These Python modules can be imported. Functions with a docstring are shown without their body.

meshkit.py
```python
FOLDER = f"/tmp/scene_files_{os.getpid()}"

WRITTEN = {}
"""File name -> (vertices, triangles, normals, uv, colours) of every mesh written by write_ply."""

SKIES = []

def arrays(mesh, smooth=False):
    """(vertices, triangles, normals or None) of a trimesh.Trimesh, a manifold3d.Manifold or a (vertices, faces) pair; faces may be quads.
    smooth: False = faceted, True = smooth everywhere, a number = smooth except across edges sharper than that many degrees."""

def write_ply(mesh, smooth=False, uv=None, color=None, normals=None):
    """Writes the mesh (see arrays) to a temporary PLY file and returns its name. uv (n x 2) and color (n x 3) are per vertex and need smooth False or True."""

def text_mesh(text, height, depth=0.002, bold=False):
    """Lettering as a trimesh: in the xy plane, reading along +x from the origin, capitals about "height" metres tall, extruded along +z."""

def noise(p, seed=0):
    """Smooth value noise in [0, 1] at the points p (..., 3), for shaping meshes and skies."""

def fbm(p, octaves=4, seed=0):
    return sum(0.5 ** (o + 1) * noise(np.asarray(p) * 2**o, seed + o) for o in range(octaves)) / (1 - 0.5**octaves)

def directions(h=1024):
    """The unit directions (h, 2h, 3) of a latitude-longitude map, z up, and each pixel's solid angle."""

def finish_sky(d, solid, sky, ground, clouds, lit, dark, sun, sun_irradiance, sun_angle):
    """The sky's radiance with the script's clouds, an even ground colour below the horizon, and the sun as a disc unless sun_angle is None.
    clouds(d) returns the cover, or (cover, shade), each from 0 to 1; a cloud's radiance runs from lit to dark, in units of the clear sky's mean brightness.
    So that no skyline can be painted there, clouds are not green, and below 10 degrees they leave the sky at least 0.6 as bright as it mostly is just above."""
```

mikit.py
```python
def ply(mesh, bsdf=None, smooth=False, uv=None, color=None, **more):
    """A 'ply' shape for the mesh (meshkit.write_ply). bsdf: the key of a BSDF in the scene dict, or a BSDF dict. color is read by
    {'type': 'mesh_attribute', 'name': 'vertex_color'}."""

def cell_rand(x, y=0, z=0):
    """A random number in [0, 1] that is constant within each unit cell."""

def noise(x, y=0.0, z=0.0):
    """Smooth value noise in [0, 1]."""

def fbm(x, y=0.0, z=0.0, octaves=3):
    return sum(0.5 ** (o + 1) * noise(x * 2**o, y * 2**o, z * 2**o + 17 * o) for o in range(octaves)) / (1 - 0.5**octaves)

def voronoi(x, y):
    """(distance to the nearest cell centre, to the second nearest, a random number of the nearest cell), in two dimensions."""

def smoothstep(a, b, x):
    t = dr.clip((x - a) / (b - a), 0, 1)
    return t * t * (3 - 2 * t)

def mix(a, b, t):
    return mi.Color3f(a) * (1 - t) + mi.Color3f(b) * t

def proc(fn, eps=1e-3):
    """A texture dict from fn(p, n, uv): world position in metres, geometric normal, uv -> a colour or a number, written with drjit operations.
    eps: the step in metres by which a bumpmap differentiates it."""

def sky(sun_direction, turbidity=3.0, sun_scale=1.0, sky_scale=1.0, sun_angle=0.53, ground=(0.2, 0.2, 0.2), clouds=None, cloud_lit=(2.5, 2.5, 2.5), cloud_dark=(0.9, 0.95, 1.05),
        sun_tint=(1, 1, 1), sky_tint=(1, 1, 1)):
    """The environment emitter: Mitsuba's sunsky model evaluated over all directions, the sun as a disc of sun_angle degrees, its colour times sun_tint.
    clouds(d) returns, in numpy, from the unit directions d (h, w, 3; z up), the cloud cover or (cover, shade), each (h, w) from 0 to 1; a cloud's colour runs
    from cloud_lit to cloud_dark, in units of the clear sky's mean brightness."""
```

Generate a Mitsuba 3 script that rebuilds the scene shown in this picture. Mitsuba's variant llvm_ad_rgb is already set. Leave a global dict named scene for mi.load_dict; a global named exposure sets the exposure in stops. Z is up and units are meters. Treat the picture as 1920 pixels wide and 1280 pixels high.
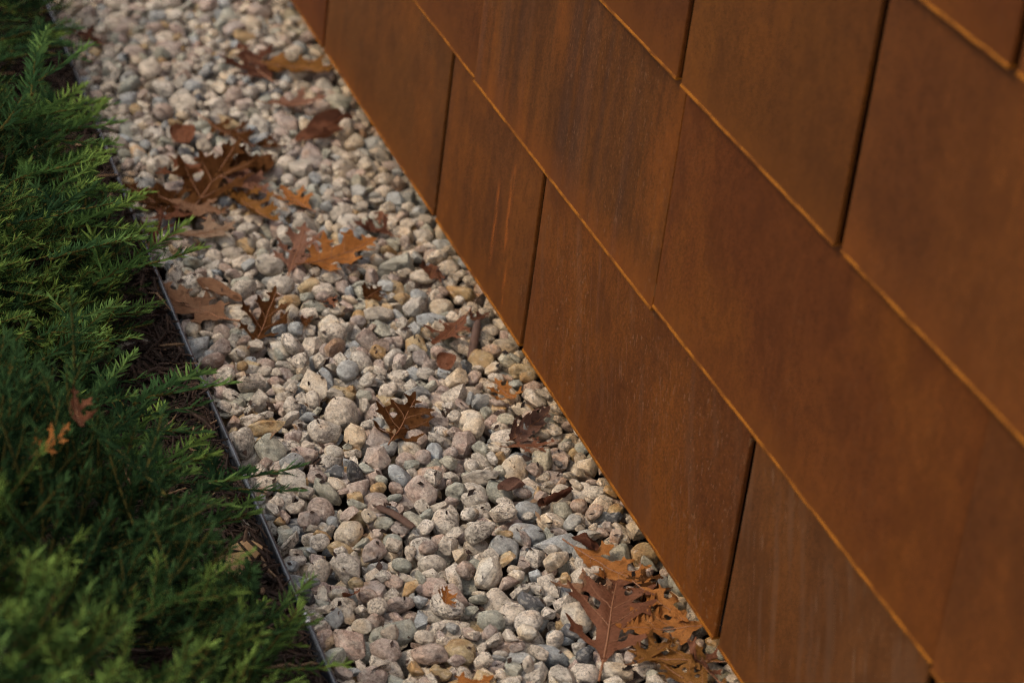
import math, random
import numpy as np, trimesh, drjit as dr, mitsuba as mi, mikit, meshkit
from mikit import proc, noise, fbm, smoothstep, mix, cell_rand
from shapely.geometry import Polygon, Point
from shapely.ops import unary_union
from shapely import affinity, contains_xy
from scipy.spatial import Delaunay
T = mi.ScalarTransform4f
scene, labels = {'type': 'scene'}, {}

# ---------------------------------------------------------------- camera, sky, exposure
EYE = np.array([0.0, 0.0, 1.4])
FW = np.array([0.30018945, 0.84213979, -0.44798088]); UP = np.array([0.06410891, 0.45076709, 0.8903365])
scene['camera'] = {'type': 'thinlens', 'fov': 22.61986, 'fov_axis': 'x', 'near_clip': 0.05, 'far_clip': 300.0,
                   'to_world': T().look_at(origin=EYE.tolist(), target=(EYE + FW).tolist(), up=UP.tolist()),
                   'aperture_radius': 0.0083, 'focus_distance': 2.78,
                   'film': {'type': 'hdrfilm', 'width': 1024, 'height': 682}, 'sampler': {'type': 'independent', 'sample_count': 64}}
scene['sky'] = mikit.sky((-0.62, -0.12, 0.78), turbidity=3, sun_scale=0.23, sun_angle=14, clouds=lambda d: 0.85, sun_tint=(1.0, 0.96, 0.90))
exposure = 2.5

RNG = np.random.default_rng(7)
random.seed(7)
WX = 0.9345            # face of the rusty cladding
EDGE = 0.5445          # garden edging

# ---------------------------------------------------------------- helpers
def numbered(key):
    if key not in scene and key not in labels: return key
    k = 1
    while f'{key}_{k:03d}' in scene or f'{key}_{k:03d}' in labels: k += 1
    return f'{key}_{k:03d}'
def add(key, mesh, bsdf, smooth=True, uv=None, tw=None):
    key = numbered(key)
    d = mikit.ply(mesh, bsdf, smooth=smooth, uv=uv)
    if tw is not None: d['to_world'] = tw
    scene[key] = d
    return key
def thing(name, label, cat, group=None, kind=None):
    key = numbered(name); labels[key] = {'label': label, 'category': cat}
    if group: labels[key]['group'] = group
    if kind: labels[key]['kind'] = kind
    return key
def tube(points, radii, sides=6, cap=True):
    p = np.asarray(points, float); r = np.broadcast_to(radii, (len(p),))
    t = np.gradient(p, axis=0); t /= np.linalg.norm(t, axis=1, keepdims=True) + 1e-12
    a = np.cross(t, [0.03, 0.05, 1.0]); a /= np.linalg.norm(a, axis=1, keepdims=True) + 1e-12
    b = np.cross(t, a); an = np.arange(sides) * 2 * np.pi / sides
    v = p[:, None] + r[:, None, None] * (np.cos(an)[None, :, None] * a[:, None] + np.sin(an)[None, :, None] * b[:, None])
    v = v.reshape(-1, 3); f = []
    for i in range(len(p) - 1):
        for j in range(sides):
            q = [i * sides + j, i * sides + (j + 1) % sides, (i + 1) * sides + (j + 1) % sides, (i + 1) * sides + j]
            f += [[q[0], q[2], q[1]], [q[0], q[3], q[2]]]
    if cap:
        n = len(v); v = np.vstack([v, p[0], p[-1]]); m = (len(p) - 1) * sides
        for j in range(sides):
            f += [[n, j, (j + 1) % sides], [n + 1, m + (j + 1) % sides, m + j]]
    return trimesh.Trimesh(v, np.array(f), process=False)
def cat_mesh(parts):
    """parts: (v, f, uv or None) -> (v, f, uv)"""
    vs, fs, us, n = [], [], [], 0
    for v, f, u in parts:
        vs.append(v); fs.append(f + n); us.append(u); n += len(v)
    return np.vstack(vs), np.vstack(fs), (np.vstack(us) if us[0] is not None else None)
def rotz(a): c, s = math.cos(a), math.sin(a); return np.array([[c, -s, 0], [s, c, 0], [0, 0, 1.0]])
def rotx(a): c, s = math.cos(a), math.sin(a); return np.array([[1.0, 0, 0], [0, c, -s], [0, s, c]])
def roty(a): c, s = math.cos(a), math.sin(a); return np.array([[c, 0, s], [0, 1.0, 0], [-s, 0, c]])
def random_rot(rng):
    q = rng.normal(size=4); q /= np.linalg.norm(q); w, x, y, z = q
    return np.array([[1-2*(y*y+z*z), 2*(x*y-z*w), 2*(x*z+y*w)], [2*(x*y+z*w), 1-2*(x*x+z*z), 2*(y*z-x*w)], [2*(x*z-y*w), 2*(y*z+x*w), 1-2*(x*x+y*y)]])

# ---------------------------------------------------------------- materials
def rust(seed, dark, mid, hot, streak=0.5, fleck=0.3, scratch=0.0, violet=0.0, runs=()):
    def color(p, n, uv):
        y, z = p.y + seed * 3.7, p.z + seed * 1.9
        big = fbm(y * 5, z * 4, seed, octaves=3)
        st = fbm(y * 42, z * 2.2, seed + 3, octaves=3)
        fine = fbm(y * 210, z * 14, seed + 5, octaves=2)
        grain = noise(y * 900, z * 420, seed)
        c = mix(dark, mid, smoothstep(0.25, 0.75, big * (1 - streak) + st * streak))
        c = mix(c, hot, 0.5 * smoothstep(0.48, 0.78, fbm(y * 8, z * 7, seed + 9) * (1 - 0.5 * streak) + 0.5 * streak * st))
        if violet: c = mix(c, (0.048, 0.024, 0.016), 0.8 * violet * smoothstep(0.44, 0.72, fbm(y * 30, z * 0.9, seed + 21, octaves=2)) )
        c = c * (0.86 + (0.01 + 0.10 * streak) * fine + 0.14 * grain) * (0.80 + 0.40 * noise(y * 640, z * 560, seed + 77))
        mott = fbm(y * 120 + 5 * big, z * 85, seed + 61, octaves=3); c = c * (0.80 + 0.40 * mott)
        dmp = smoothstep(0.55, 0.75, fbm(y * 22, z * 16, seed + 71, octaves=3)); c = mix(c, mi.Color3f(dark) * 0.78, 0.45 * dmp)
        low = smoothstep(0.060, 0.0, uv.y) * (0.35 + 0.65 * noise(y * 14, z * 5, seed + 2))
        c = mix(c, hot, 0.45 * low)
        for y0, w, z0, z1 in runs:
            m = dr.exp(-dr.square((p.y - y0 - 0.004 * noise(p.z * 60, 1.0)) / w)) * smoothstep(z0, z0 + 0.03, p.z) * smoothstep(z1, z1 - 0.05, p.z)
            c = mix(c, (0.24, 0.065, 0.010), m * smoothstep(0.35, 0.6, noise(y * 700, z * 60)) * 0.9)
        mask = smoothstep(0.42, 0.68, fbm(y * 11, z * 6, seed + 31))
        fl = smoothstep(0.83, 0.92, noise(y * 480, z * 150 + y * 30, seed + 8)) * mask
        c = mix(c, (0.16, 0.085, 0.042), 0.65 * fleck * fl)
        if scratch:
            a = y * 0.94 - z * 0.34 + 0.012 * noise(y * 12, z * 12); b = z * 0.94 + y * 0.34
            sc = smoothstep(0.84, 0.95, noise(a * 520, b * 30, seed + 12)) * smoothstep(0.35, 0.65, fbm(y * 14, z * 10, seed + 41))
            c = mix(c, (0.18, 0.11, 0.065), 0.6 * scratch * sc)
            c = mix(c, (0.115, 0.060, 0.032), 0.4 * scratch * smoothstep(0.5, 0.75, fbm(a * 70, b * 9, seed + 51)))
        return c
    def rough(p, n, uv):
        return 0.60 + 0.22 * fbm(p.y * 60, p.z * 12, seed)
    def height(p, n, uv):
        return noise(p.y * 700, p.z * 350, seed) * 0.6 + noise(p.y * 230, p.z * 90, seed) * 0.4
    return {'type': 'twosided', 'bsdf': {'type': 'bumpmap', 'tex': proc(height, eps=4e-4), 'scale': 0.00016,
            'bsdf': {'type': 'principled', 'base_color': proc(color), 'roughness': proc(rough), 'specular': 0.14}}}
D, M_, H_ = (0.0742, 0.0205, 0.0035), (0.1056, 0.0316, 0.0047), (0.1423, 0.0422, 0.0047)
scene['rust_plain'] = rust(1, D, M_, H_, 0.08, 0.10)
scene['rust_warm'] = rust(2, (0.0830, 0.0216, 0.0035), (0.1080, 0.0301, 0.0046), H_, 0.15, 0.25)
scene['rust_brown'] = rust(3, (0.0699, 0.0231, 0.0047), (0.0996, 0.0341, 0.0062), H_, 0.25, 0.65)
scene['rust_run'] = rust(4, (0.0742, 0.0235, 0.0049), (0.1186, 0.0371, 0.0062), H_, 0.35, 0.75, runs=((2.655, 0.006, 0.10, 0.245), (2.70, 0.005, 0.06, 0.20), (2.64, 0.004, 0.03, 0.12)))
scene['rust_speckled'] = rust(5, (0.0801, 0.0231, 0.0045), (0.1157, 0.0341, 0.0057), H_, 0.22, 1.0, 0.40)
scene['rust_scuffed'] = rust(6, (0.0836, 0.0284, 0.0072), (0.1166, 0.0416, 0.0106), (0.1375, 0.0461, 0.0093), 0.08, 0.6, 0.75)
scene['rust_streaked'] = rust(7, (0.0651, 0.0210, 0.0042), (0.1262, 0.0401, 0.0055), (0.1727, 0.0451, 0.0050), 0.50, 0.6, 0.0, 0.45)
scene['rust_olive'] = rust(8, (0.0811, 0.0249, 0.0038), (0.1144, 0.0372, 0.0047), H_, 0.06, 0.12)
scene['rust_pink'] = rust(9, (0.0849, 0.0251, 0.0049), (0.1196, 0.0365, 0.0063), (0.1661, 0.0469, 0.0070), 0.06, 0.15)
def hem_color(p, n, uv): return mix((0.110, 0.034, 0.005), (0.250, 0.085, 0.009), smoothstep(0.25, 0.7, fbm(p.y * 45, p.z * 300, octaves=4))) * (0.8 + 0.4 * noise(p.y * 600, p.z * 600))
scene['rust_hem'] = {'type': 'twosided', 'bsdf': {'type': 'principled', 'base_color': proc(hem_color), 'roughness': 0.85, 'specular': 0.1}}
scene['black_membrane'] = {'type': 'twosided', 'bsdf': {'type': 'principled', 'base_color': {'type': 'rgb', 'value': [0.018, 0.013, 0.011]}, 'roughness': 0.9, 'specular': 0.2}}

def stone_color(p, n, uv):
    k = uv.x; s = uv.y
    o = s * 91.7
    x, y, z = p.x + o, p.y + o * 0.37, p.z + o * 0.71
    r1 = cell_rand(s * 9973.0, 1); r2 = cell_rand(s * 9973.0, 2); r3 = cell_rand(s * 9973.0, 3)
    def pick(*vals):
        out = mi.Color3f(vals[0])
        for i in range(1, len(vals)): out = dr.select(k > i / len(vals), mi.Color3f(vals[i]), out)
        return out
    def pickf(*vals):
        out = mi.Float(vals[0])
        for i in range(1, len(vals)): out = dr.select(k > i / len(vals), mi.Float(vals[i]), out)
        return out
    #            beige granite      pink granite       ochre             blue-grey           cream              mauve-brown       grey-green        charcoal
    base = pick((0.385, 0.340, 0.285), (0.365, 0.300, 0.258), (0.385, 0.295, 0.175), (0.255, 0.255, 0.25), (0.49, 0.435, 0.36), (0.275, 0.228, 0.202), (0.265, 0.265, 0.225), (0.060, 0.062, 0.066))
    alt = pick((0.48, 0.41, 0.34), (0.33, 0.24, 0.20), (0.32, 0.20, 0.095), (0.31, 0.32, 0.32), (0.47, 0.37, 0.26), (0.35, 0.26, 0.21), (0.34, 0.32, 0.26), (0.10, 0.10, 0.105))
    dark = pick((0.10, 0.085, 0.07), (0.13, 0.075, 0.06), (0.14, 0.085, 0.04), (0.095, 0.10, 0.105), (0.19, 0.15, 0.11), (0.10, 0.07, 0.06), (0.10, 0.10, 0.08), (0.02, 0.02, 0.022))
    fd = pickf(0.95, 0.65, 0.5, 0.45, 0.55, 0.7, 0.55, 0.3)
    fl = pickf(0.55, 0.45, 0.35, 0.25, 0.3, 0.35, 0.3, 0.5)
    c = mix(base, alt, smoothstep(0.3, 0.7, fbm(x * 55, y * 55, z * 55, octaves=3)))
    c = c * (0.86 + 0.28 * r1)
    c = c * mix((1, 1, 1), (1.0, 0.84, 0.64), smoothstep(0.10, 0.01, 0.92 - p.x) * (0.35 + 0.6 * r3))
    c = c * mix((1.04, 0.995, 0.94), (0.97, 1.0, 1.03), r2)
    band = smoothstep(0.52, 0.80, noise((x + 0.6 * z) * 130 + 2.5 * noise(x * 60, y * 60, z * 60), (y - x * 0.4) * 28, z * 28)) * smoothstep(0.55, 0.75, r3)
    c = mix(c, alt * 1.45, 0.5 * band)
    g = noise(x * 400, y * 400, z * 400) * 0.55 + noise(x * 760, y * 760, z * 760) * 0.45
    c = mix(c, dark, fd * 0.85 * smoothstep(0.51, 0.65, g) * (0.45 + 0.55 * r3))
    c = mix(c, mi.Color3f(0.62, 0.56, 0.48), fl * 0.5 * smoothstep(0.60, 0.76, noise(x * 340, y * 340, z * 340 + 7)))
    rusty = smoothstep(0.60, 0.82, fbm(x * 38, y * 38, z * 38 + 11, octaves=2)) * smoothstep(0.45, 0.9, r2)
    c = mix(c, c * mi.Color3f(1.0, 0.70, 0.42), 0.8 * rusty)
    salt = noise(x * 640, y * 640, z * 640 + 3) * 0.5 + noise(x * 1250, y * 1250, z * 1250) * 0.5
    c = c * (0.54 + 1.02 * salt) * mi.Color3f(0.99, 1.015, 1.05)
    return c * (0.88 + 0.24 * noise(x * 190, y * 190, z * 190))
def stone_bump(p, n, uv):
    o = uv.y * 91.7
    x, y, z = p.x + o, p.y + o * 0.37, p.z + o * 0.71
    return noise(x * 330, y * 330, z * 330) * 0.6 + noise(x * 800, y * 800, z * 800) * 0.28 + noise(x * 140, y * 140, z * 140)
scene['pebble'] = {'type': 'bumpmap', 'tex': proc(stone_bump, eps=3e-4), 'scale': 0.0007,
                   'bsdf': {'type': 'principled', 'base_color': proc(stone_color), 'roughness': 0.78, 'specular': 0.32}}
def soil_color(p, n, uv): return mix((0.030, 0.022, 0.017), (0.060, 0.045, 0.035), fbm(p.x * 60, p.y * 60, octaves=4)) * (0.6 + 0.8 * noise(p.x * 700, p.y * 700))
scene['soil'] = {'type': 'principled', 'base_color': proc(soil_color), 'roughness': 0.95, 'specular': 0.2}
def mulch_color(p, n, uv):
    c = mix((0.016, 0.0105, 0.009), (0.058, 0.036, 0.028), uv.x)
    c = mix(c, (0.20, 0.125, 0.075), smoothstep(0.93, 0.97, uv.x))
    return c * (0.7 + 0.6 * noise(p.x * 500, p.y * 500, p.z * 500))
scene['bark_mulch'] = {'type': 'twosided', 'bsdf': {'type': 'principled', 'base_color': proc(mulch_color), 'roughness': 0.9, 'specular': 0.25}}
def edging_color(p, n, uv): return mix((0.032, 0.036, 0.046), (0.075, 0.086, 0.108), smoothstep(0.35, 0.75, fbm(p.y * 30, p.z * 90, octaves=3)))
scene['edging_plastic'] = {'type': 'twosided', 'bsdf': {'type': 'principled', 'base_color': proc(edging_color), 'roughness': 0.33, 'specular': 0.8}}
def scuff_color(p, n, uv): return mix((0.05, 0.055, 0.065), (0.45, 0.47, 0.50), smoothstep(0.45, 0.6, noise(p.y * 320, p.z * 400, p.x * 400)))
scene['scuffed_plastic'] = {'type': 'twosided', 'bsdf': {'type': 'principled', 'base_color': proc(scuff_color), 'roughness': 0.35, 'specular': 0.7}}

def leaf_mat(name, col, col2, trans=0.35):
    def f(p, n, uv):
        m = fbm(uv.x * 5 + col[0] * 50, uv.y * 7, octaves=3)
        c = mix(col, col2, smoothstep(0.3, 0.75, m))
        side = dr.abs(uv.y) * 11 - uv.x * 9
        vein = smoothstep(0.10, 0.0, dr.abs(side - dr.round(side))) * smoothstep(0.30, 0.05, dr.abs(uv.y))
        c = mix(c, mi.Color3f(col2) * 1.25, 0.25 * vein)
        spot = smoothstep(0.70, 0.80, noise(uv.x * 26, uv.y * 26, col[1] * 90))
        c = mix(c, mi.Color3f(col) * 0.45, 0.6 * spot)
        return c * (0.82 + 0.36 * noise(uv.x * 90, uv.y * 90))
    scene[name] = {'type': 'principledthin', 'base_color': proc(f), 'roughness': 0.48, 'diff_trans': 2 * trans, 'eta': 1.45}
leaf_mat('leaf_dark_brown', (0.060, 0.024, 0.009), (0.098, 0.042, 0.016), 0.20)
leaf_mat('leaf_orange', (0.325, 0.125, 0.036), (0.430, 0.185, 0.062), 0.30)
leaf_mat('leaf_golden', (0.205, 0.092, 0.026), (0.285, 0.132, 0.042), 0.35)
leaf_mat('leaf_redbrown', (0.150, 0.060, 0.033), (0.210, 0.092, 0.055), 0.22)
leaf_mat('leaf_maroon', (0.068, 0.028, 0.018), (0.110, 0.046, 0.029), 0.2)
leaf_mat('leaf_tan', (0.215, 0.115, 0.068), (0.275, 0.155, 0.095), 0.22)
leaf_mat('leaf_rose', (0.195, 0.095, 0.064), (0.250, 0.130, 0.090), 0.22)
leaf_mat('leaf_pale', (0.26, 0.170, 0.115), (0.31, 0.21, 0.145), 0.22)
leaf_mat('leaf_purple', (0.130, 0.070, 0.052), (0.180, 0.100, 0.076), 0.2)
scene['leaf_stalk'] = {'type': 'twosided', 'bsdf': {'type': 'principled', 'base_color': {'type': 'rgb', 'value': [0.24, 0.105, 0.05]}, 'roughness': 0.55}}
def bark_color(p, n, uv): return mix((0.050, 0.027, 0.020), (0.125, 0.068, 0.047), fbm(p.x * 90, p.y * 90, p.z * 90, octaves=3))
scene['bark'] = {'type': 'twosided', 'bsdf': {'type': 'principled', 'base_color': proc(bark_color), 'roughness': 0.8}}
def chip_color(p, n, uv): return mix((0.30, 0.175, 0.085), (0.46, 0.30, 0.16), fbm(p.x * 250, p.y * 40, p.z * 120, octaves=3))
scene['pale_wood'] = {'type': 'twosided', 'bsdf': {'type': 'principled', 'base_color': proc(chip_color), 'roughness': 0.8}}
def grey_wood(p, n, uv): return mix((0.12, 0.10, 0.085), (0.26, 0.225, 0.19), fbm(p.x * 250, p.y * 40, p.z * 120, octaves=3))
scene['grey_wood'] = {'type': 'twosided', 'bsdf': {'type': 'principled', 'base_color': proc(grey_wood), 'roughness': 0.8}}

def needle_mat(name, old, young):
    def f(p, n, uv):          # uv.x: place along the shoot, uv.y: >1 marks the green stem, else a random number of the needle
        c = mix(old, young, smoothstep(0.45, 0.95, uv.x + 0.35 * (uv.y - 0.5)))
        c = c * (0.65 + 0.7 * dr.minimum(uv.y, 1.0))
        return dr.select(uv.y > 1.5, mi.Color3f(0.155, 0.130, 0.040), c)
    scene[name] = {'type': 'principledthin', 'base_color': proc(f), 'roughness': 0.38, 'diff_trans': 0.9, 'eta': 1.45}
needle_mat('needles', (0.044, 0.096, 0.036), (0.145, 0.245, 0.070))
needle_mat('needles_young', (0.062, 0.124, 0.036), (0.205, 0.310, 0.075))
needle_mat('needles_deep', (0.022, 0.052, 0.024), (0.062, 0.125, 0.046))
scene['yew_wood'] = {'type': 'principled', 'base_color': {'type': 'rgb', 'value': [0.085, 0.050, 0.032]}, 'roughness': 0.85}

# ---------------------------------------------------------------- ground, beds
def grid(x0, x1, y0, y1, nx, ny, fn):
    X, Y = np.meshgrid(np.linspace(x0, x1, nx), np.linspace(y0, y1, ny))
    Z = fn(X, Y); v = np.stack([X, Y, Z], -1).reshape(-1, 3)
    i = (np.arange(ny - 1)[:, None] * nx + np.arange(nx - 1)[None, :]).ravel()
    f = np.vstack([np.stack([i, i + 1, i + nx + 1], 1), np.stack([i, i + nx + 1, i + nx], 1)])
    return trimesh.Trimesh(v, f, process=False)
def struct(name, mesh, bsdf, label, smooth=True):
    k = add(name, mesh, bsdf, smooth); labels[k] = {'label': label, 'category': name.split('_')[-1], 'kind': 'structure'}; return k
struct('ground', trimesh.Trimesh([[-120, -120, -0.12], [120, -120, -0.12], [120, 120, -0.12], [-120, 120, -0.12]], [[0, 1, 2], [0, 2, 3]], process=False), 'soil', 'dark bare soil beneath the planting and the gravel strip', False)
struct('gravel_bed', grid(EDGE + 0.002, 1.10, 0.9, 4.9, 12, 80, lambda X, Y: -0.062 + 0 * X), 'soil', 'strip of rounded mixed gravel between the black edging and the rusty wall')
def mulch_z(X, Y):
    P = np.stack([X, Y, 0 * X], -1)
    return -0.030 + 0.026 * meshkit.fbm(P * 9, 3) + 0.016 * np.clip((X - 0.46) / 0.06, 0, 1) + 0.010 * meshkit.noise(P * 60)
struct('mulch_bed', grid(-1.6, EDGE - 0.004, 0.6, 5.2, 215, 460, mulch_z), 'soil', 'dark shredded bark mulch under the yew shrubs')

# shredded bark of the mulch: nobody could count it
def chips():
    rng = np.random.default_rng(11); parts = []
    n = 6000
    X = EDGE - 0.006 - np.abs(rng.normal(0, 0.12, n)); Y = rng.uniform(1.5, 3.9, n)
    Zs = mulch_z(X, Y)
    for x, y, z in zip(X, Y, Zs):
        L = rng.gamma(4, 0.0070) + 0.008; w = rng.uniform(0.0016, 0.0075); th = rng.uniform(0.001, 0.003)
        bend = rng.normal(0, 0.10) * L
        s = np.array([-0.5, 0, 0.5])
        c = np.stack([s * L, bend * (1 - 4 * s * s), 0.1 * L * (1 - 4 * s * s) * rng.uniform(0, 1) + 0 * s], 1)
        ww = np.array([0.45, 1, 0.5]) * w
        v = np.vstack([c + np.array([0, 1, 0]) * ww[:, None] / 2, c - np.array([0, 1, 0]) * ww[:, None] / 2, c + [0, 0, th]])
        R = rotz(rng.uniform(0, 6.3)) @ roty(rng.normal(0, 0.28)) @ rotx(rng.normal(0, 0.7))
        v = v @ R.T + [min(x, EDGE - 0.012), y, z + rng.uniform(0.001, 0.014)]
        v[:, 0] = np.minimum(v[:, 0], EDGE - 0.004)
        f = np.array([[0, 1, 7], [0, 7, 6], [1, 2, 8], [1, 8, 7], [3, 6, 7], [3, 7, 4], [4, 7, 8], [4, 8, 5], [0, 4, 1], [0, 3, 4], [1, 5, 2], [1, 4, 5]])
        parts.append((v, f, np.tile([rng.uniform(0, 1), 0.5], (9, 1))))
    v, f, u = cat_mesh(parts)
    k = add('mulch_bed__shredded_bark', (v, f), 'bark_mulch', True, u); labels[k] = {'kind': 'stuff'}
chips()

# ---------------------------------------------------------------- garden edging
def edging(name, label, x0, y0, x1, y1, ztop, scuff_end):
    t = thing(name, label, 'garden edging', 'lengths of black edging beside the gravel')
    n = 60; s = np.linspace(0, 1, n)
    px = x0 + (x1 - x0) * s + 0.0022 * np.sin(s * 9 + x0 * 50); py = y0 + (y1 - y0) * s
    prof = [(-0.0016, -0.11), (-0.0016, ztop - 0.017), (-0.0026, ztop - 0.0155), (-0.0016, ztop - 0.014), (-0.0016, ztop - 0.0065)]
    bead = [(-0.0028 * math.cos(a), ztop - 0.0028 + 0.0028 * math.sin(a)) for a in np.linspace(-0.6, math.pi + 0.6, 9)]
    prof += bead + [(0.0016, ztop - 0.0065), (0.0016, -0.11)]
    wob = 0.0016 * np.sin(s * 13 + 2)
    V = np.array([[(px[i] + a, py[i], b + wob[i]) for a, b in prof] for i in range(n)]).reshape(-1, 3)
    m = len(prof); f = []
    for i in range(n - 1):
        for j in range(m):
            a, b, c, d = i * m + j, i * m + (j + 1) % m, (i + 1) * m + (j + 1) % m, (i + 1) * m + j
            f += [[a, c, b], [a, d, c]]
    for e in (0, (n - 1) * m):
        for j in range(1, m - 1): f.append([e, e + j, e + j + 1])
    add(t + '__strip', (V, np.array(f)), 'edging_plastic', 40)
    if scuff_end is not None:
        e = tube([[px[-1], py[-1], ztop - 0.0026 + wob[-1]], [px[-1], py[-1] - 0.014, ztop - 0.0026 + wob[-1]], [px[-1], py[-1] - 0.034, ztop - 0.0030 + wob[-1]]], [0.0033, 0.0032, 0.0024], 10)
        k = add(t + '__scuffed_end', e, 'scuffed_plastic', 40); labels[k] = {'label': 'end of the edging rubbed pale and shiny'}
    return t
edging('garden_edging', 'long far length of thin black edging between yews and gravel', 0.5440, 2.075, 0.5455, 4.9, 0.013, None)
edging('garden_edging', 'near length of thin black edging with a scuffed shiny end', 0.5485, 0.9, 0.5475, 2.062, 0.017, 59)

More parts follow.
